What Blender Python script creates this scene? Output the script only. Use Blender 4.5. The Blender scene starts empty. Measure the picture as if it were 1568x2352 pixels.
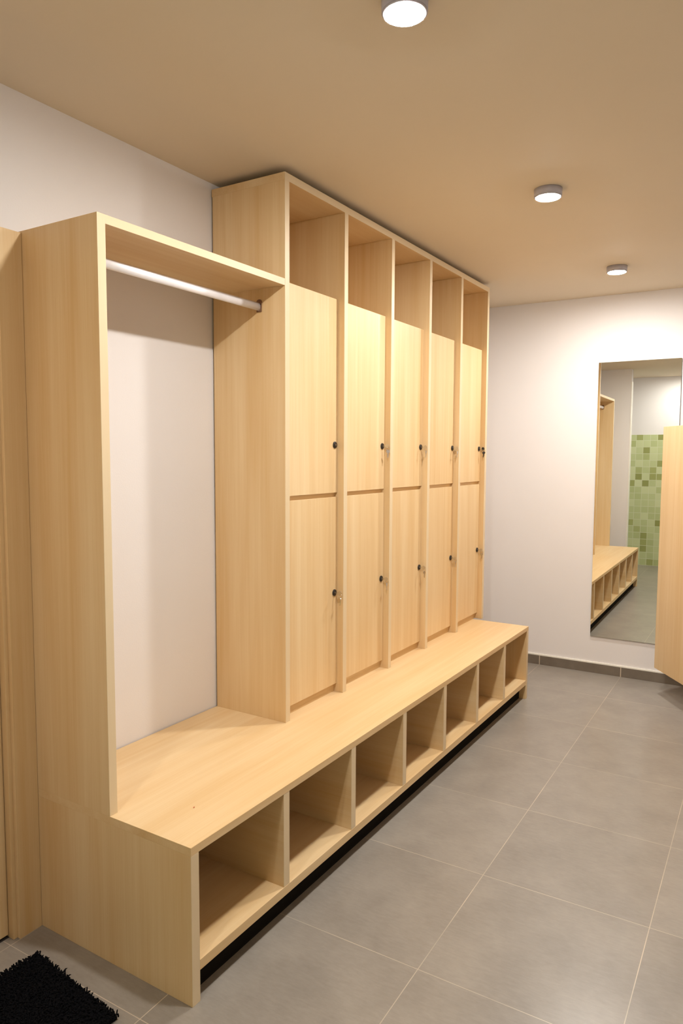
import bpy, bmesh, math, random
from mathutils import Vector, Matrix

random.seed(7)
S = bpy.context.scene
COL = S.collection

# ------------------------------------------------------------------ camera
cam_d = bpy.data.cameras.new('camera')
cam = bpy.data.objects.new('camera', cam_d)
COL.objects.link(cam)
YAW, PITCH, ROLL = map(math.radians, (31.713, -4.5423, 0.2533))
fwd = Vector((math.cos(PITCH) * math.cos(YAW), math.cos(PITCH) * math.sin(YAW), math.sin(PITCH)))
right0 = Vector((math.sin(YAW), -math.cos(YAW), 0))
up0 = right0.cross(fwd)
rgt = math.cos(ROLL) * right0 + math.sin(ROLL) * up0
upv = -math.sin(ROLL) * right0 + math.cos(ROLL) * up0
cam.matrix_world = Matrix(((rgt.x, upv.x, -fwd.x, -1.4647),
                           (rgt.y, upv.y, -fwd.y, -2.1482),
                           (rgt.z, upv.z, -fwd.z, 1.6251),
                           (0, 0, 0, 1)))
cam_d.sensor_fit = 'HORIZONTAL'
cam_d.sensor_width = 36.0
cam_d.lens = 1646.13 * 36.0 / 1568.0
cam_d.clip_start = 0.02
S.camera = cam

# ------------------------------------------------------------------ light and exposure
LAMP_STRENGTH = 260.0
FILL_LAMP = 0.55                        # unseen fill lamp added by the shower wall, weaker than the row
LAMP_COLOR = (0.98, 0.965, 0.93)
S.view_settings.view_transform = 'Standard'
S.view_settings.look = 'None'
S.view_settings.gamma = 1.0
S.view_settings.use_curve_mapping = False
S.view_settings.exposure = 2.1
world = bpy.data.worlds.new('world')
S.world = world
world.use_nodes = True
world.node_tree.nodes['Background'].inputs[0].default_value = (0.9, 0.85, 0.8, 1)
world.node_tree.nodes['Background'].inputs[1].default_value = 0.0

# ------------------------------------------------------------------ measures
L, DB, HB, TB, TE = 3.207, 0.7361, 0.4896, 0.0264, 0.0332
ZS, ZS2 = 0.1289, 0.0965
XS, DL, HT, TP, PI_ = 0.9337, 0.3933, 2.7548, 0.0307, 0.4609
YD, ZD, Z1, Z2, Z3, YP = 0.3585, 2.3389, 1.4497, 1.4291, 0.5324, 0.3431
HS, TS = 2.3356, 0.0268
XF, HC, AW = 4.0416, 2.7833, 0.0130
XC, YC, AT, TILE = 2.8957, -1.1958, 0.0135, 0.6
BACK = -0.006            # furniture stands a few millimetres off the wall

# ------------------------------------------------------------------ node helpers
def new_mat(name):
    m = bpy.data.materials.new(name)
    m.use_nodes = True
    nt = m.node_tree
    b = nt.nodes['Principled BSDF']
    return m, nt, b

def N(nt, typ, **kw):
    n = nt.nodes.new(typ)
    for k, v in kw.items():
        setattr(n, k, v)
    return n

def math_n(nt, op, a, b=None, c=None):
    n = N(nt, 'ShaderNodeMath', operation=op)
    for i, v in enumerate((a, b, c)):
        if v is None:
            continue
        if isinstance(v, (int, float)):
            n.inputs[i].default_value = v
        else:
            nt.links.new(v, n.inputs[i])
    return n.outputs[0]

def mix_rgb(nt, fac, a, b, blend='MIX'):
    n = N(nt, 'ShaderNodeMix', data_type='RGBA', blend_type=blend)
    for sock, v in ((n.inputs[0], fac), (n.inputs[6], a), (n.inputs[7], b)):
        if isinstance(v, (int, float)):
            sock.default_value = v
        elif isinstance(v, tuple):
            sock.default_value = (*v, 1) if len(v) == 3 else v
        else:
            nt.links.new(v, sock)
    return n.outputs[2]

def plain(name, color, rough=0.5, metallic=0.0, spec=0.5):
    m, nt, b = new_mat(name)
    tc = N(nt, 'ShaderNodeTexCoord')
    no = N(nt, 'ShaderNodeTexNoise')
    no.inputs['Scale'].default_value = 35
    nt.links.new(tc.outputs['Object'], no.inputs['Vector'])
    c = mix_rgb(nt, no.outputs['Fac'], tuple(x * 0.94 for x in color), tuple(min(1, x * 1.06) for x in color))
    nt.links.new(c, b.inputs['Base Color'])
    b.inputs['Roughness'].default_value = rough
    b.inputs['Metallic'].default_value = metallic
    b.inputs['Specular IOR Level'].default_value = spec
    return m

def wood(name, axis, light=(0.77, 0.58, 0.34), dark=(0.66, 0.43, 0.20), rough=0.42):
    """pale laminate, grain running along the given axis"""
    m, nt, b = new_mat(name)
    tc = N(nt, 'ShaderNodeTexCoord')
    oi = N(nt, 'ShaderNodeObjectInfo')
    off = N(nt, 'ShaderNodeVectorMath', operation='SCALE')
    comb = N(nt, 'ShaderNodeCombineXYZ')
    for i in range(3):
        nt.links.new(oi.outputs['Random'], comb.inputs[i])
    nt.links.new(comb.outputs[0], off.inputs[0])
    off.inputs['Scale'].default_value = 17.0
    add = N(nt, 'ShaderNodeVectorMath', operation='ADD')
    nt.links.new(tc.outputs['Object'], add.inputs[0])
    nt.links.new(off.outputs[0], add.inputs[1])

    def noise(across, along, detail, rough_, dist=0.0):
        mp = N(nt, 'ShaderNodeMapping')
        sc = [across] * 3
        sc[axis] = along
        mp.inputs['Scale'].default_value = sc
        nt.links.new(add.outputs[0], mp.inputs['Vector'])
        n = N(nt, 'ShaderNodeTexNoise')
        n.inputs['Scale'].default_value = 1.0
        n.inputs['Detail'].default_value = detail
        n.inputs['Roughness'].default_value = rough_
        n.inputs['Distortion'].default_value = dist
        nt.links.new(mp.outputs[0], n.inputs['Vector'])
        return n.outputs['Fac']
    broad = noise(7, 0.55, 2, 0.5, 0.6)
    mid = noise(38, 0.9, 3, 0.6, 0.3)
    fine = noise(330, 4.5, 2, 0.6)
    r = N(nt, 'ShaderNodeMapRange')
    r.inputs['From Min'].default_value = 0.34
    r.inputs['From Max'].default_value = 0.66
    mixv = math_n(nt, 'ADD', math_n(nt, 'MULTIPLY', broad, 0.52),
                  math_n(nt, 'ADD', math_n(nt, 'MULTIPLY', mid, 0.30), math_n(nt, 'MULTIPLY', fine, 0.18)))
    nt.links.new(mixv, r.inputs['Value'])
    c = mix_rgb(nt, r.outputs[0], light, dark)
    nt.links.new(c, b.inputs['Base Color'])
    b.inputs['Roughness'].default_value = rough
    b.inputs['Specular IOR Level'].default_value = 0.35
    bump = N(nt, 'ShaderNodeBump')
    bump.inputs['Strength'].default_value = 0.05
    bump.inputs['Distance'].default_value = 0.001
    nt.links.new(fine, bump.inputs['Height'])
    nt.links.new(bump.outputs[0], b.inputs['Normal'])
    return m

WX, WY, WZ = wood('birch_grain_x', 0), wood('birch_grain_y', 1), wood('birch_grain_z', 2)
W_EDGE = wood('birch_edging', 2, (0.72, 0.57, 0.37), (0.69, 0.53, 0.33))
W_EDGE_X = wood('birch_edging_x', 0, (0.72, 0.57, 0.37), (0.69, 0.53, 0.33))

def plaster(name, color, bump_s=0.12):
    m, nt, b = new_mat(name)
    tc = N(nt, 'ShaderNodeTexCoord')
    n1 = N(nt, 'ShaderNodeTexNoise')
    n1.inputs['Scale'].default_value = 2.2
    n1.inputs['Detail'].default_value = 5
    nt.links.new(tc.outputs['Object'], n1.inputs['Vector'])
    c = mix_rgb(nt, n1.outputs['Fac'], tuple(x * 0.97 for x in color), tuple(min(1, x * 1.02) for x in color))
    nt.links.new(c, b.inputs['Base Color'])
    n2 = N(nt, 'ShaderNodeTexNoise')
    n2.inputs['Scale'].default_value = 160
    n2.inputs['Detail'].default_value = 3
    nt.links.new(tc.outputs['Object'], n2.inputs['Vector'])
    bump = N(nt, 'ShaderNodeBump')
    bump.inputs['Strength'].default_value = bump_s
    bump.inputs['Distance'].default_value = 0.002
    nt.links.new(n2.outputs['Fac'], bump.inputs['Height'])
    nt.links.new(bump.outputs[0], b.inputs['Normal'])
    b.inputs['Roughness'].default_value = 0.75
    b.inputs['Specular IOR Level'].default_value = 0.2
    return m

WALL = plaster('wall_paint', (0.80, 0.755, 0.735))
CEIL = plaster('ceiling_paint', (0.74, 0.635, 0.49), 0.05)
CAULK = plain('caulk', (0.93, 0.89, 0.80), 0.5)

def grid_dist(nt, coord, size):
    """distance in metres to the nearest joint of a grid of the given size"""
    f = math_n(nt, 'FRACT', math_n(nt, 'DIVIDE', coord, size))
    d = math_n(nt, 'MINIMUM', f, math_n(nt, 'SUBTRACT', 1.0, f))
    return math_n(nt, 'MULTIPLY', d, size)

def floor_tiles():
    m, nt, b = new_mat('grey_floor_tile')
    tc = N(nt, 'ShaderNodeTexCoord')
    sx = N(nt, 'ShaderNodeSeparateXYZ')
    nt.links.new(tc.outputs['Object'], sx.inputs[0])
    dx, dy = grid_dist(nt, sx.outputs[0], TILE), grid_dist(nt, sx.outputs[1], TILE)
    d = math_n(nt, 'MINIMUM', dx, dy)
    mr = N(nt, 'ShaderNodeMapRange')
    mr.inputs['From Min'].default_value = 0.0009
    mr.inputs['From Max'].default_value = 0.0017
    mr.inputs['To Min'].default_value = 1
    mr.inputs['To Max'].default_value = 0
    nt.links.new(d, mr.inputs['Value'])
    # one tint per tile
    cell = N(nt, 'ShaderNodeCombineXYZ')
    nt.links.new(math_n(nt, 'FLOOR', math_n(nt, 'DIVIDE', sx.outputs[0], TILE)), cell.inputs[0])
    nt.links.new(math_n(nt, 'FLOOR', math_n(nt, 'DIVIDE', sx.outputs[1], TILE)), cell.inputs[1])
    wn = N(nt, 'ShaderNodeTexWhiteNoise')
    nt.links.new(cell.outputs[0], wn.inputs['Vector'])
    n1 = N(nt, 'ShaderNodeTexNoise')
    n1.inputs['Scale'].default_value = 5
    n1.inputs['Detail'].default_value = 8
    n1.inputs['Roughness'].default_value = 0.62
    nt.links.new(tc.outputs['Object'], n1.inputs['Vector'])
    mp = N(nt, 'ShaderNodeMapping')
    mp.inputs['Scale'].default_value = (90, 22, 1)
    nt.links.new(tc.outputs['Object'], mp.inputs[0])
    n2 = N(nt, 'ShaderNodeTexNoise')
    n2.inputs['Scale'].default_value = 1.0
    n2.inputs['Detail'].default_value = 5
    n2.inputs['Roughness'].default_value = 0.7
    nt.links.new(mp.outputs[0], n2.inputs['Vector'])
    v = math_n(nt, 'ADD', math_n(nt, 'MULTIPLY', n1.outputs['Fac'], 0.55),
               math_n(nt, 'ADD', math_n(nt, 'MULTIPLY', n2.outputs['Fac'], 0.35),
                      math_n(nt, 'MULTIPLY', wn.outputs['Value'], 0.10)))
    r = N(nt, 'ShaderNodeMapRange')
    r.inputs['From Min'].default_value = 0.3
    r.inputs['From Max'].default_value = 0.68
    nt.links.new(v, r.inputs['Value'])
    base = mix_rgb(nt, r.outputs[0], FLOOR_DARK, FLOOR_LIGHT)
    # a few of the joints are filled paler than the rest
    n3 = N(nt, 'ShaderNodeTexNoise')
    n3.inputs['Scale'].default_value = 2.4
    nt.links.new(tc.outputs['Object'], n3.inputs['Vector'])
    gr = N(nt, 'ShaderNodeMapRange')
    gr.inputs['From Min'].default_value = 0.35
    gr.inputs['From Max'].default_value = 0.65
    gr.inputs['To Min'].default_value = 0.35
    gr.inputs['To Max'].default_value = 1.0
    nt.links.new(n3.outputs['Fac'], gr.inputs['Value'])
    c = mix_rgb(nt, math_n(nt, 'MULTIPLY', mr.outputs[0], gr.outputs[0]), base, (0.60, 0.49, 0.38))
    nt.links.new(c, b.inputs['Base Color'])
    rr = N(nt, 'ShaderNodeMapRange')
    rr.inputs['To Min'].default_value = 0.27
    rr.inputs['To Max'].default_value = 0.34
    nr = N(nt, 'ShaderNodeTexNoise')
    nr.inputs['Scale'].default_value = 1.7
    nr.inputs['Detail'].default_value = 1
    nt.links.new(tc.outputs['Object'], nr.inputs['Vector'])
    nt.links.new(nr.outputs['Fac'], rr.inputs['Value'])
    nt.links.new(rr.outputs[0], b.inputs['Roughness'])
    b.inputs['Specular IOR Level'].default_value = 0.55
    bump = N(nt, 'ShaderNodeBump')
    bump.inputs['Strength'].default_value = 0.08
    bump.inputs['Distance'].default_value = 0.001
    nt.links.new(n2.outputs['Fac'], bump.inputs['Height'])
    nt.links.new(bump.outputs[0], b.inputs['Normal'])
    return m
FLOOR_DARK, FLOOR_LIGHT = (0.225, 0.195, 0.165), (0.335, 0.295, 0.25)
FLOOR = floor_tiles()

def skirting_tile():
    m, nt, b = new_mat('skirting_tile')
    tc = N(nt, 'ShaderNodeTexCoord')
    sx = N(nt, 'ShaderNodeSeparateXYZ')
    nt.links.new(tc.outputs['Object'], sx.inputs[0])
    d = grid_dist(nt, sx.outputs[1], TILE)
    g = math_n(nt, 'LESS_THAN', d, 0.003)
    n1 = N(nt, 'ShaderNodeTexNoise')
    n1.inputs['Scale'].default_value = 14
    n1.inputs['Detail'].default_value = 6
    nt.links.new(tc.outputs['Object'], n1.inputs['Vector'])
    base = mix_rgb(nt, n1.outputs['Fac'], (0.13, 0.103, 0.078), (0.22, 0.178, 0.135))
    nt.links.new(mix_rgb(nt, g, base, (0.58, 0.48, 0.36)), b.inputs['Base Color'])
    b.inputs['Roughness'].default_value = 0.35
    return m
SKIRT = skirting_tile()

def mosaic():
    m, nt, b = new_mat('green_mosaic')
    tc = N(nt, 'ShaderNodeTexCoord')
    sx = N(nt, 'ShaderNodeSeparateXYZ')
    nt.links.new(tc.outputs['Object'], sx.inputs[0])
    T = 0.098
    d = math_n(nt, 'MINIMUM', grid_dist(nt, sx.outputs[1], T), grid_dist(nt, sx.outputs[2], T))
    cell = N(nt, 'ShaderNodeCombineXYZ')
    nt.links.new(math_n(nt, 'FLOOR', math_n(nt, 'DIVIDE', sx.outputs[1], T)), cell.inputs[1])
    nt.links.new(math_n(nt, 'FLOOR', math_n(nt, 'DIVIDE', sx.outputs[2], T)), cell.inputs[2])
    wn = N(nt, 'ShaderNodeTexWhiteNoise')
    nt.links.new(cell.outputs[0], wn.inputs['Vector'])
    rmp = N(nt, 'ShaderNodeValToRGB')
    e = rmp.color_ramp.elements
    e[0].position, e[0].color = 0.0, (0.28, 0.30, 0.09, 1)
    e[1].position, e[1].color = 1.0, (0.62, 0.66, 0.38, 1)
    for p_, c_ in ((0.12, (0.38, 0.41, 0.15)), (0.18, (0.47, 0.52, 0.25)), (0.6, (0.53, 0.58, 0.30))):
        el = rmp.color_ramp.elements.new(p_)
        el.color = (*c_, 1)
    nt.links.new(wn.outputs['Value'], rmp.inputs[0])
    c = mix_rgb(nt, math_n(nt, 'LESS_THAN', d, 0.0035), rmp.outputs[0], (0.62, 0.65, 0.42))
    nt.links.new(c, b.inputs['Base Color'])
    b.inputs['Roughness'].default_value = 0.3
    return m
MOSAIC = mosaic()

def mirror_mat():
    m, nt, b = new_mat('mirror_silver')
    b.inputs['Base Color'].default_value = (0.86, 0.88, 0.84, 1)
    b.inputs['Metallic'].default_value = 1
    tc = N(nt, 'ShaderNodeTexCoord')
    n = N(nt, 'ShaderNodeTexNoise')
    n.inputs['Scale'].default_value = 3
    nt.links.new(tc.outputs['Object'], n.inputs['Vector'])
    r = N(nt, 'ShaderNodeMapRange')
    r.inputs['To Min'].default_value = 0.0
    r.inputs['To Max'].default_value = 0.012
    nt.links.new(n.outputs['Fac'], r.inputs['Value'])
    nt.links.new(r.outputs[0], b.inputs['Roughness'])
    return m
MIRROR = mirror_mat()
GLASS_EDGE = plain('mirror_edge', (0.12, 0.16, 0.13), 0.2)
CHROME = plain('chrome', (0.62, 0.58, 0.52), 0.22, 1.0)
NICKEL = plain('nickel', (0.50, 0.45, 0.38), 0.28, 1.0)
ALU = plain('rail_aluminium', (0.86, 0.84, 0.86), 0.42, 0.35)
BRACKET = plain('bracket_bronze', (0.22, 0.12, 0.07), 0.45, 0.3)
BLACK = plain('black_plastic', (0.018, 0.014, 0.011), 0.4)
LOCK_METAL = plain('lock_metal', (0.30, 0.22, 0.16), 0.35, 0.8)
LAMP_BODY = plain('lamp_body', (0.50, 0.48, 0.55), 0.45)
PILE = plain('black_pile', (0.006, 0.006, 0.007), 0.95, 0, 0.05)
CRUMB = plain('red_crumb', (0.50, 0.12, 0.05), 0.8)
GAP_SHADE = plain('door_gap_shade', (0.03, 0.022, 0.018), 0.8)

def emitter():
    m, nt, b = new_mat('lamp_diffuser')
    b.inputs['Base Color'].default_value = (0.9, 0.9, 0.9, 1)
    b.inputs['Emission Color'].default_value = (*LAMP_COLOR, 1)
    b.inputs['Emission Strength'].default_value = LAMP_STRENGTH
    return m
EMIT = emitter()

# ------------------------------------------------------------------ mesh helpers
def link(name, bm, mats, parent=None, loc=(0, 0, 0), smooth=False):
    me = bpy.data.meshes.new(name)
    bmesh.ops.recalc_face_normals(bm, faces=bm.faces)
    bm.to_mesh(me)
    bm.free()
    if not isinstance(mats, (list, tuple)):
        mats = [mats]
    for m in mats:
        me.materials.append(m)
    if smooth:
        for p in me.polygons:
            p.use_smooth = True
    o = bpy.data.objects.new(name, me)
    o.location = loc
    COL.objects.link(o)
    if parent is not None:
        o.parent = parent
    return o

def box(bm, x0, x1, y0, y1, z0, z1, bevel=0.0, mat=0):
    t = bmesh.new()
    vs = bmesh.ops.create_cube(t, size=1)['verts']
    for v in vs:
        v.co = Vector((x0 + (v.co.x + .5) * (x1 - x0), y0 + (v.co.y + .5) * (y1 - y0), z0 + (v.co.z + .5) * (z1 - z0)))
    if bevel:
        bmesh.ops.bevel(t, geom=list(t.edges), offset=bevel, segments=2, affect='EDGES', profile=0.6)
    for f in t.faces:
        f.material_index = mat
    me = bpy.data.meshes.new('t')
    t.to_mesh(me)
    t.free()
    bm.from_mesh(me)
    bpy.data.meshes.remove(me)
    return bm

def cyl(bm, p0, p1, r0, r1=None, seg=32, mat=0, cap=True):
    """tapered cylinder between two points"""
    p0, p1 = Vector(p0), Vector(p1)
    r1 = r0 if r1 is None else r1
    d = p1 - p0
    rot = Vector((0, 0, 1)).rotation_difference(d.normalized()).to_matrix().to_4x4()
    t = bmesh.ops.create_cone(bm, cap_ends=cap, cap_tris=False, segments=seg, radius1=r0, radius2=r1, depth=d.length,
                              matrix=Matrix.Translation((p0 + p1) / 2) @ rot)
    fs = {f for v in t['verts'] for f in v.link_faces}
    for f in fs:
        f.material_index = mat
    return bm

def torus(bm, c, R, r, ax_u, ax_v, seg=20, rs=6, mat=0):
    c, U, V = Vector(c), Vector(ax_u).normalized(), Vector(ax_v).normalized()
    W = U.cross(V)
    rings = []
    for i in range(seg):
        a = 2 * math.pi * i / seg
        d = U * math.cos(a) + V * math.sin(a)
        rings.append([bm.verts.new(c + d * (R + r * math.cos(b)) + W * r * math.sin(b))
                      for b in [2 * math.pi * j / rs for j in range(rs)]])
    for i in range(seg):
        for j in range(rs):
            f = bm.faces.new((rings[i][j], rings[(i + 1) % seg][j], rings[(i + 1) % seg][(j + 1) % rs], rings[i][(j + 1) % rs]))
            f.material_index = mat
            f.smooth = True
    return bm

def slab(name, mats, x0, x1, y0, y1, z0, z1, parent=None, bevel=0.0009, front_edge=False, org=(0, 0, 0)):
    """a board; with front_edge its narrow front (-y) face carries the edging strip"""
    bm = bmesh.new()
    box(bm, x0 - org[0], x1 - org[0], y0 - org[1], y1 - org[1], z0 - org[2], z1 - org[2], bevel)
    if front_edge:
        bm.normal_update()
        for f in bm.faces:
            if f.calc_center_median().y < y0 - org[1] + 0.0006:
                f.material_index = 1
    return link(name, bm, mats, parent)

def thing(name, label, cat, loc=(0, 0, 0), group=None, rotz=0.0):
    o = bpy.data.objects.new(name, None)
    o.empty_display_size = 0.1
    COL.objects.link(o)
    o.location = loc
    o.rotation_euler = (0, 0, rotz)
    o['label'] = label
    o['category'] = cat
    if group:
        o['group'] = group
    return o

def structure(o):
    o['kind'] = 'structure'
    return o

def copy_tree(o, parent=None):
    c = o.copy()
    COL.objects.link(c)
    c.parent = parent
    for ch in list(o.children):
        copy_tree(ch, c)
    return c

# ------------------------------------------------------------------ room shell
XNEAR, XSH, YR = -0.72, -1.95, -3.25      # near wall stub, shower wall, right-hand wall
XDL = -0.098                              # door frame's inner side
DW = 0.62                                 # width of the door opening

bm = bmesh.new()
box(bm, -5.2, 2.2, -3.4, 3.0, -0.06, 0.0)
fl = structure(link('floor', bm, FLOOR))
fl.location = (XC, YC, 0)
fl.rotation_euler = (0, 0, AT)
# one slab in its own tile-aligned frame: it reaches under every wall

bm = bmesh.new()
box(bm, XSH - .15, XF + .4, YR - .15, .15, HC, HC + .1)
structure(link('ceiling', bm, CEIL))

# back wall (behind the furniture) with the opening of the narrow door
bm = bmesh.new()
box(bm, XDL + .012, XF + .3, 0, .14, 0, HC)
box(bm, XNEAR - .02, XDL + .012, 0, .14, HS - .03, HC)
structure(link('wall_back', bm, WALL))

# far wall, a hair out of square with the furniture like the tiles
def far_local(name, mats, y0, y1, z0, z1, d0, d1, bevel=0, y_org=-1.0):
    bm = bmesh.new()
    box(bm, d0, d1, y0 - y_org, y1 - y_org, z0, z1, bevel)
    o = link(name, bm, mats)
    o.location = (XF, y_org, 0)
    o.rotation_euler = (0, 0, AW)
    return o
structure(far_local('wall_far', WALL, YR - .1, 0.0, 0, HC, 0, .15))
yj = YC + AT * (XF - XC)
structure(far_local('baseboard_far', SKIRT, YR - .05, -0.002, 0, 0.070, -0.010, -0.0005, 0.001, y_org=yj))
structure(far_local('trim_1', CAULK, YR - .05, -0.002, 0.070, 0.083, -0.010, -0.0005, 0.002))

# short wall at the near end and its pale corner bead
bm = bmesh.new()
box(bm, XNEAR - .12, XNEAR, -.478, .0, 0, HC)
structure(link('wall_near', bm, WALL))
bm = bmesh.new()
box(bm, XNEAR - .118, XNEAR + .003, -.484, -.4765, 0, 2.62, .001)
structure(link('trim_2', bm, CAULK))

bm = bmesh.new()
box(bm, XSH - .1, XSH, YR, .0, 0, HC)
structure(link('wall_shower', bm, WALL))
bm = bmesh.new()
box(bm, 0, .012, YR - .0, -.001, 0, 1.945, 0)
o = structure(link('trim_3', bm, MOSAIC))
o.location = (XSH + .0005, 0, 0)
bm = bmesh.new()
box(bm, XSH, XNEAR - .02, 0, .12, 0, HC)
structure(link('wall_shower_side', bm, WALL))
bm = bmesh.new()
box(bm, XSH - .1, XF + .3, YR - .12, YR, 0, HC)
structure(link('wall_right', bm, WALL))

# narrow door in the back wall: wooden frame, recessed leaf, dark sheet painting the shade under the leaf
bm = bmesh.new()
box(bm, -.084, -.001, -.0351, -.0005, 0, HS - .006, .001)          # right architrave
box(bm, XDL, -.084, -.020, .10, 0, HS - .006, .0008)                # rebate behind it
box(bm, XDL - DW, XDL - DW + .014, -.020, .10, 0, HS - .006, .0008)
box(bm, XDL - DW + .004, -.084, -.0351, -.0005, HS - .09, HS - .006, .001)
structure(link('trim_4', bm, WZ))
door = structure(slab('door_1', WZ, XDL - DW + .016, XDL - .002, .006, .046, .010, HS - .094))
bm = bmesh.new()
box(bm, XDL - DW + .016, XDL - .001, .004, .12, 0.0002, .002)
structure(link('under_door_shade', bm, GAP_SHADE))

# ------------------------------------------------------------------ bench
WXE = [WX, W_EDGE_X]
WYE = [WY, W_EDGE]
WZE = [WZ, W_EDGE]
bench = thing('shoe_bench', 'long pale wooden bench with seven open shoe cubbies underneath', 'bench', (0, 0, 0))
slab('seat_board', WXE, 0, L, -DB, BACK, HB - TB, HB, bench, .0012)
slab('end_panel', WZE, 0, TE, -DB, BACK, 0, HB - TB, bench, front_edge=True)
slab('end_panel', WZE, L - TE, L, -DB, BACK, 0, HB - TB, bench, front_edge=True)
slab('bottom_board', WXE, TE, L - TE, -DB, BACK, ZS2, ZS, bench)
for k in range(1, 7):
    xc = TE / 2 + (L - TE) * k / 7
    slab('divider', WYE, xc - TE / 2, xc + TE / 2, -DB + .0006, BACK - .012, ZS, HB - TB, bench, front_edge=True)
b_ = slab('shade_board', plain('black_under_bench_shade', (0.008, 0.006, 0.004), 0.9, 0, 0.1), TE, L - TE, -.692, -.680, .0, ZS2, bench, 0)  # black board added to imitate the deep shade of the open gap
b_['label'] = 'added black board imitating the shade under the bench'
slab('back_board', WX, TE, L - TE, BACK - .012, BACK, ZS, HB - TB, bench, 0)

# ------------------------------------------------------------------ locker cabinet
lock = thing('locker_cabinet', 'tall pale wooden locker cabinet with five columns, standing on the shoe bench', 'locker',
             (XS, 0, HB))
OX = (XS, 0, HB)
X5 = XS + 5 * PI_ + TP
slab('side_panel', WZE, XS, XS + TP, -DL, BACK - .004, HB, HT - TP, lock, front_edge=True, org=OX)
slab('side_panel', WZE, X5 - TP, X5, -DL, BACK, HB, HT - TP, lock, front_edge=True, org=OX)
slab('top_panel', WXE, XS, X5, -DL, BACK, HT - TP, HT, lock, front_edge=True, org=OX)
slab('back_panel', WZ, XS + TP, X5 - TP, BACK - .012, BACK, HB, HT - TP, lock, 0, org=OX)
for i in range(1, 5):
    x = XS + i * PI_
    slab('divider', WZE, x, x + TP, -DL, BACK - .012, HB, HT - TP, lock, front_edge=True, org=OX)
for i in range(5):
    xa, xb = XS + i * PI_ + TP, XS + (i + 1) * PI_
    slab('shelf', WX, xa, xb, -YP, BACK - .012, ZD - .026, ZD - .004, lock, org=OX)
    slab('shelf', WX, xa, xb, -YP, BACK - .012, Z2 - .012, Z1 + .012, lock, org=OX)
    slab('plinth', WX, xa, xb, -YP, -YP + .02, HB, Z3 + .015, lock, org=OX)

def lock_mesh():
    bm = bmesh.new()
    # black collar with a domed lip, chrome plug and a keyway
    cyl(bm, (0, 0, 0), (0, -.0045, 0), .0160, .0152, 36, 0)
    cyl(bm, (0, -.0045, 0), (0, -.0062, 0), .0152, .0122, 36, 0)
    cyl(bm, (0, -.0060, 0), (0, -.0078, 0), .0095, .0090, 28, 0)
    cyl(bm, (0, -.0076, 0), (0, -.0086, 0), .0048, .0044, 20, 1)
    box(bm, -.0006, .0006, -.0090, -.0080, -.0035, .0035, 0, 0)
    return bm
LX = PI_ - .0262
doors_z = ((Z1, ZD, 1.672), (Z3, Z2, .976))
first = {}
for row, (za, zb, zl) in enumerate(doors_z):
    for i in range(5):
        if row not in first:
            bm = bmesh.new()
            box(bm, TP + .0015, PI_ - .0018, -YD, -YD + .0155, za - HB, zb - HB, .0008)
            d = link('door', bm, WZ, lock)
            h = link('lock', lock_mesh(), [BLACK, LOCK_METAL], d)
            h.location = (LX, -YD, zl - HB)
            first[row] = d
        else:
            d = copy_tree(first[row], lock)
            d.location.x = i * PI_

# ------------------------------------------------------------------ hanging unit
hang = thing('hanging_unit', 'open pale wooden hanging unit with top shelf and rail, between locker cabinet and door', 'wardrobe',
             (0, 0, HB))
OH = (0, 0, HB)
slab('side_panel', WZE, 0, TP, -DL, BACK, HB, HS, hang, front_edge=True, org=OH)
slab('top_shelf', WXE, TP, XS - .0006, -DL, BACK, HS - TS, HS, hang, front_edge=True, org=OH)
bm = bmesh.new()
RY, RZ = -.262, 2.236 - HB
# oval tube
prof = [(.0085 * math.cos(a), .0165 * math.sin(a)) for a in [2 * math.pi * i / 28 for i in range(28)]]
va = [bm.verts.new((TP + .0015, RY + y, RZ + z)) for y, z in prof]
vb = [bm.verts.new((XS - .0020, RY + y, RZ + z)) for y, z in prof]
for i in range(28):
    f = bm.faces.new((va[i], va[(i + 1) % 28], vb[(i + 1) % 28], vb[i]))
    f.smooth = True
bm.faces.new(va)
bm.faces.new(vb)
rail = link('hanging_rail', bm, ALU, hang)
for x0, x1 in ((TP + .0002, TP + .0035), (XS - .0045, XS - .0008)):
    bm = bmesh.new()
    box(bm, x0, x1, RY - .013, RY + .013, RZ - .021, RZ + .012, .0008)
    cyl(bm, (x0, RY, RZ + .016), (x1, RY, RZ + .016), .014, .014, 24)
    cyl(bm, (x0 - .0004, RY, RZ + .022), (x1 + .0004, RY, RZ + .022), .004, .004, 14)
    b_ = link('rail_bracket', bm, BRACKET, hang)
    b_['label'] = 'small dark screwed rail bracket'

# ------------------------------------------------------------------ cubicle door at the right
A2 = Vector((3.75, -1.461))
dirv = Vector((-0.8243, -0.5662))
W_ = 0.60
cub = thing('cubicle_door', 'pale wooden cubicle door standing ajar at the right, in front of the mirror', 'door',
            (A2.x, A2.y, 0), rotz=math.atan2(dirv.y, dirv.x))
bm = bmesh.new()
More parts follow.
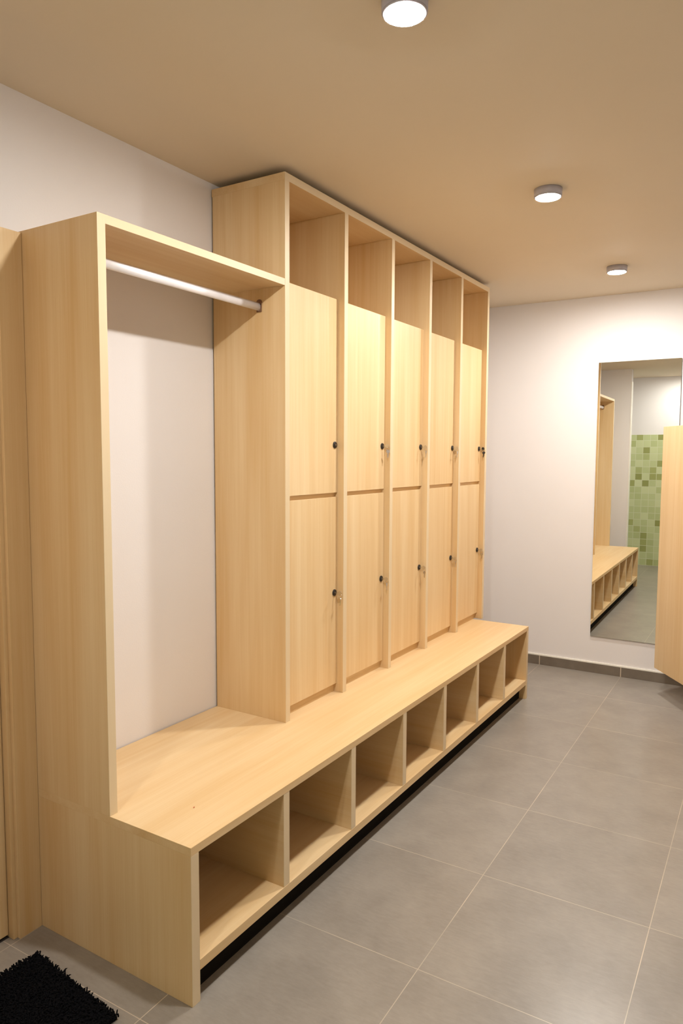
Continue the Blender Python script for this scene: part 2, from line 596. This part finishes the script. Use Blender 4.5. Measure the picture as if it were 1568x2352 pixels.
# local x runs from the free edge to the hinge; local +y faces away from the camera side
box(bm, 0, W_, -.018, 0, .188, 1.822, .001)
leaf = link('door_leaf', bm, WZ, cub)
ly = .0
bm = bmesh.new()
box(bm, .008, .040, 0, .0035, .955, 1.025, .001)
cyl(bm, (.022, .0034, .985), (.022, .005, .985), .006, .006, 18, 1)
plate = link('latch_plate', bm, [LOCK_METAL, BLACK], leaf)
bm = bmesh.new()
box(bm, .050, .058, 0, .022, .950, 1.040, .001)
box(bm, .058, .085, .0005, .016, .955, 1.020, .002)
link('latch_handle', bm, [NICKEL], leaf)
bm = bmesh.new()
box(bm, W_ + .004, W_ + .064, -.028, .012, 0, 1.90, .001)
link('hinge_post', bm, WZ, cub)
bm = bmesh.new()
a_ = math.atan2(dirv.y, dirv.x)
box(bm, .0, 1.02, -.018, 0, .188, 1.822, .001)
fp = link('front_panel', bm, WZ, cub)
fp.location = (W_ + .058, -.005, 0)
fp.rotation_euler = (0, 0, -math.pi - a_)
for z in (.38, 1.62):
    bm = bmesh.new()
    cyl(bm, (W_ + .002, .009, z - .035), (W_ + .002, .009, z + .035), .006, .006, 16)
    box(bm, W_ - .03, W_ + .03, -.0005, .004, z - .03, z + .03, .0005)
    link('hinge', bm, NICKEL, cub)

# ------------------------------------------------------------------ mirror
mir = thing('wall_mirror', 'tall frameless mirror on the far wall beside the cubicle door', 'mirror', (XF, -1.0, .279), rotz=AW)
bm = bmesh.new()
box(bm, -.0115, -.0045, -.506, .0445, 0, 2.026, .0)
bm.normal_update()
for f in bm.faces:
    f.material_index = 0 if f.normal.x < -.5 else 1
link('mirror_glass', bm, [MIRROR, GLASS_EDGE], mir)
bm = bmesh.new()
box(bm, -.0046, -.0004, -.49, .03, .015, 2.01)
link('backing_board', bm, BLACK, mir)

# ------------------------------------------------------------------ ceiling lights
LAMPS = [((.256, -1.268), 'round ceiling light nearest the camera, cut by the top of the photo'),
         ((1.750, -1.213), 'round ceiling light in the middle of the row of three'),
         ((3.245, -1.214), 'round ceiling light farthest away, closest to the wall with the mirror')]
proto = None
for (x, y), lab in LAMPS:
    if proto is None:
        proto = thing('ceiling_light', lab, 'lamp', (x, y, HC), 'row of round surface ceiling lights')
        bm = bmesh.new()
        cyl(bm, (0, 0, -.0005), (0, 0, -.031), .060, .059, 56)
        cyl(bm, (0, 0, -.031), (0, 0, -.035), .059, .055, 56)
        for f in bm.faces:
            f.smooth = abs(f.normal.z) < .9
        link('housing', bm, LAMP_BODY, proto)
        bm = bmesh.new()
        # shallow frosted dome
        cyl(bm, (0, 0, -.0352), (0, 0, -.0354), .0515, .0515, 48)
        DR, DS = .0510, .003
        prev = None
        for q in range(9):
            t_ = q / 8 * math.pi / 2
            r_, z_ = DR * math.cos(t_), -.0355 - DS * math.sin(t_)
            if q < 8:
                ring = [bm.verts.new((r_ * math.cos(2 * math.pi * j / 48), r_ * math.sin(2 * math.pi * j / 48), z_)) for j in range(48)]
                if prev:
                    for j in range(48):
                        bm.faces.new((prev[j], prev[(j + 1) % 48], ring[(j + 1) % 48], ring[j]))
                else:
                    bm.faces.new(ring)
                prev = ring
            else:
                tip = bm.verts.new((0, 0, z_))
                for j in range(48):
                    bm.faces.new((prev[j], prev[(j + 1) % 48], tip))
        link('diffuser', bm, EMIT, proto)
    else:
        c = copy_tree(proto)
        c.location = (x, y, HC)
        c['label'] = lab

m_ = EMIT.copy()
m_.name = 'fill_lamp_diffuser'
m_.node_tree.nodes['Principled BSDF'].inputs['Emission Strength'].default_value = LAMP_STRENGTH * FILL_LAMP
c = thing('ceiling_light', 'added unseen ceiling light by the green tiled wall, fill for the near panels', 'lamp', (-1.47, -1.08, HC))  # unseen lamp, added to brighten the near panels and the tiled wall
for ch in proto.children:
    n_ = ch.copy()
    n_.data = ch.data.copy()
    COL.objects.link(n_)
    n_.parent = c
    if ch.name.startswith('diffuser'):
        n_.data.materials[0] = m_

# ------------------------------------------------------------------ keys
def key_blade_bow(bm, o, down, side, size=1.0, mat=0, drop=False):
    """flat key: rounded bow and notched blade; o = tip start, down = blade direction, side = width direction"""
    o, d, s = Vector(o), Vector(down).normalized(), Vector(side).normalized()
    n = d.cross(s)
    th = .0010
    pts = [(-.0032, 0), (-.0032, .020), (-.0016, .022), (.0010, .0235), (.0022, .021), (.0012, .018), (.0032, .015),
           (.0018, .012), (.0032, .008), (.0032, 0)]
    def prism(poly):
        a = [bm.verts.new(o + s * x * size + d * y * size + n * th) for x, y in poly]
        b = [bm.verts.new(o + s * x * size + d * y * size - n * th) for x, y in poly]
        k = len(poly)
        for q in [bm.faces.new(a), bm.faces.new(b[::-1])] + \
                 [bm.faces.new((a[i], a[(i + 1) % k], b[(i + 1) % k], b[i])) for i in range(k)]:
            q.material_index = mat
    prism(pts)
    bow = [(.0105 * math.cos(t), -.0095 + .0095 * math.sin(t)) for t in [2 * math.pi * i / 22 for i in range(22)]]
    prism(bow)

def key_thing(i, row, kind):
    x = XS + i * PI_ + LX
    z = doors_z[row][2]
    cname = ['first', 'second', 'third', 'fourth', 'fifth'][i]
    rname = ['upper', 'lower'][row]
    if kind == 'black':
        lab = 'black-headed key in the %s door lock of the %s locker column from the left' % (rname, cname)
    else:
        lab = 'silver keys hanging in the %s door lock of the %s locker column from the left' % (rname, cname)
    t = thing('locker_key', lab, 'key', (x, -YD - .0095, z), 'keys left in the locker door locks')
    bm = bmesh.new()
    tilt = random.uniform(-.3, .3)
    side = Vector((math.cos(tilt), 0, math.sin(tilt)))
    m = 1 if kind == 'black' else 0
    # blade sits in the plug, bow sticks out towards the room
    box(bm, -.0008, .0008, -.013, 0, -.0033, .0033, .0002, 0)
    o = Vector((0, -.022, 0))
    bowr = []
    n = Vector((0, 0, 1))
    k = 24
    A = [bm.verts.new((-.0013, -.021 - .0098 * math.cos(2 * math.pi * j / k), .0108 * math.sin(2 * math.pi * j / k))) for j in range(k)]
    B = [bm.verts.new((.0013, -.021 - .0098 * math.cos(2 * math.pi * j / k), .0108 * math.sin(2 * math.pi * j / k))) for j in range(k)]
    fs = [bm.faces.new(A), bm.faces.new(B[::-1])] + [bm.faces.new((A[j], A[(j + 1) % k], B[(j + 1) % k], B[j])) for j in range(k)]
    for f in fs:
        f.material_index = m
    link('key', bm, [CHROME, BLACK], t)
    bm = bmesh.new()
    a = random.uniform(-.5, .5)
    u = Vector((math.sin(a) * .6, math.cos(a), 0)).normalized()
    rc = Vector((0, -.026, -.0125))
    torus(bm, rc, .0095, .0008, u, (0, 0, 1))
    link('key_ring', bm, NICKEL, t)
    # the second key hangs from the ring
    bm = bmesh.new()
    sw = random.uniform(-.18, .18)
    down = Vector((sw, 0.05, -1))
    sd = Vector((math.cos(a * 2), math.sin(a * 2) * .8, 0))
    key_blade_bow(bm, rc + Vector((0, 0, -.024)), down, sd, 1.0, m)
    link('spare_key', bm, [CHROME, BLACK], t)
    return t

for row in (0, 1):
    for i in range(5):
        if (i, row) == (0, 0):
            continue
        key_thing(i, row, 'black' if (i, row) == (4, 0) else 'silver')

# ------------------------------------------------------------------ black shaggy mat
PA, PB_ = Vector((-.098, -.158)), Vector((-.140, -.592))      # right-hand edge of the mat
edge = (PB_ - PA)
ang = math.atan2(edge.y, edge.x) + math.pi / 2
mw, mh = .60, edge.length
mat_ = thing('bath_mat', 'black shaggy bath mat on the floor tiles beside the bench end', 'mat', (PA.x, PA.y, 0), rotz=ang)
bm = bmesh.new()
box(bm, -mw, -.008, -mh + .008, -.008, .0, .012, .003)
link('mat_backing', bm, PILE, mat_)
bm = bmesh.new()
rnd = random.Random(3)
def tuft(x, y, z):
    a = rnd.uniform(0, 2 * math.pi)
    ln = rnd.uniform(.008, .017)
    lean = rnd.uniform(.1, .95)
    r = rnd.uniform(.0022, .0036)
    tip = Vector((x + math.cos(a) * lean * ln, y + math.sin(a) * lean * ln, max(z + ln * (1 - .45 * lean), .004)))
    base = [bm.verts.new((x + r * math.cos(b), y + r * math.sin(b), z)) for b in (0, 1.57, 3.14, 4.71)]
    midp = Vector((x, y, z)).lerp(tip, .6)
    midp.z += .003
    mid = [bm.verts.new(midp + Vector((r * math.cos(b), r * math.sin(b), 0))) for b in (0, 1.57, 3.14, 4.71)]
    tv = bm.verts.new(tip)
    for j in range(4):
        bm.faces.new((base[j], base[(j + 1) % 4], mid[(j + 1) % 4], mid[j]))
        bm.faces.new((mid[j], mid[(j + 1) % 4], tv))
n_ = 0
for ix in range(int(mw / .0058)):
    for iy in range(int(mh / .0058)):
        x = -mw + ix * .0058 + rnd.uniform(-.003, .003)
        y = -iy * .0058 + rnd.uniform(-.003, .003)
        tuft(min(x, .0), max(min(y, 0), -mh), .009)
pl = link('mat_pile', bm, PILE, mat_)
pl['kind'] = 'stuff'

# ------------------------------------------------------------------ small crumb lying on the bench
bm = bmesh.new()
bmesh.ops.create_icosphere(bm, subdivisions=2, radius=1)
for v in bm.verts:
    v.co = Vector((v.co.x * .0042, v.co.y * .0022, v.co.z * .0012)) * (1 + .25 * math.sin(900 * v.co.x + 3 * v.co.y))
crumb = link('crumb', bm, CRUMB, None, (.183, -.576, HB + .0013))
crumb.rotation_euler = (0, 0, .5)
crumb['label'] = 'tiny reddish crumb lying on the near end of the bench seat'
crumb['category'] = 'crumb'
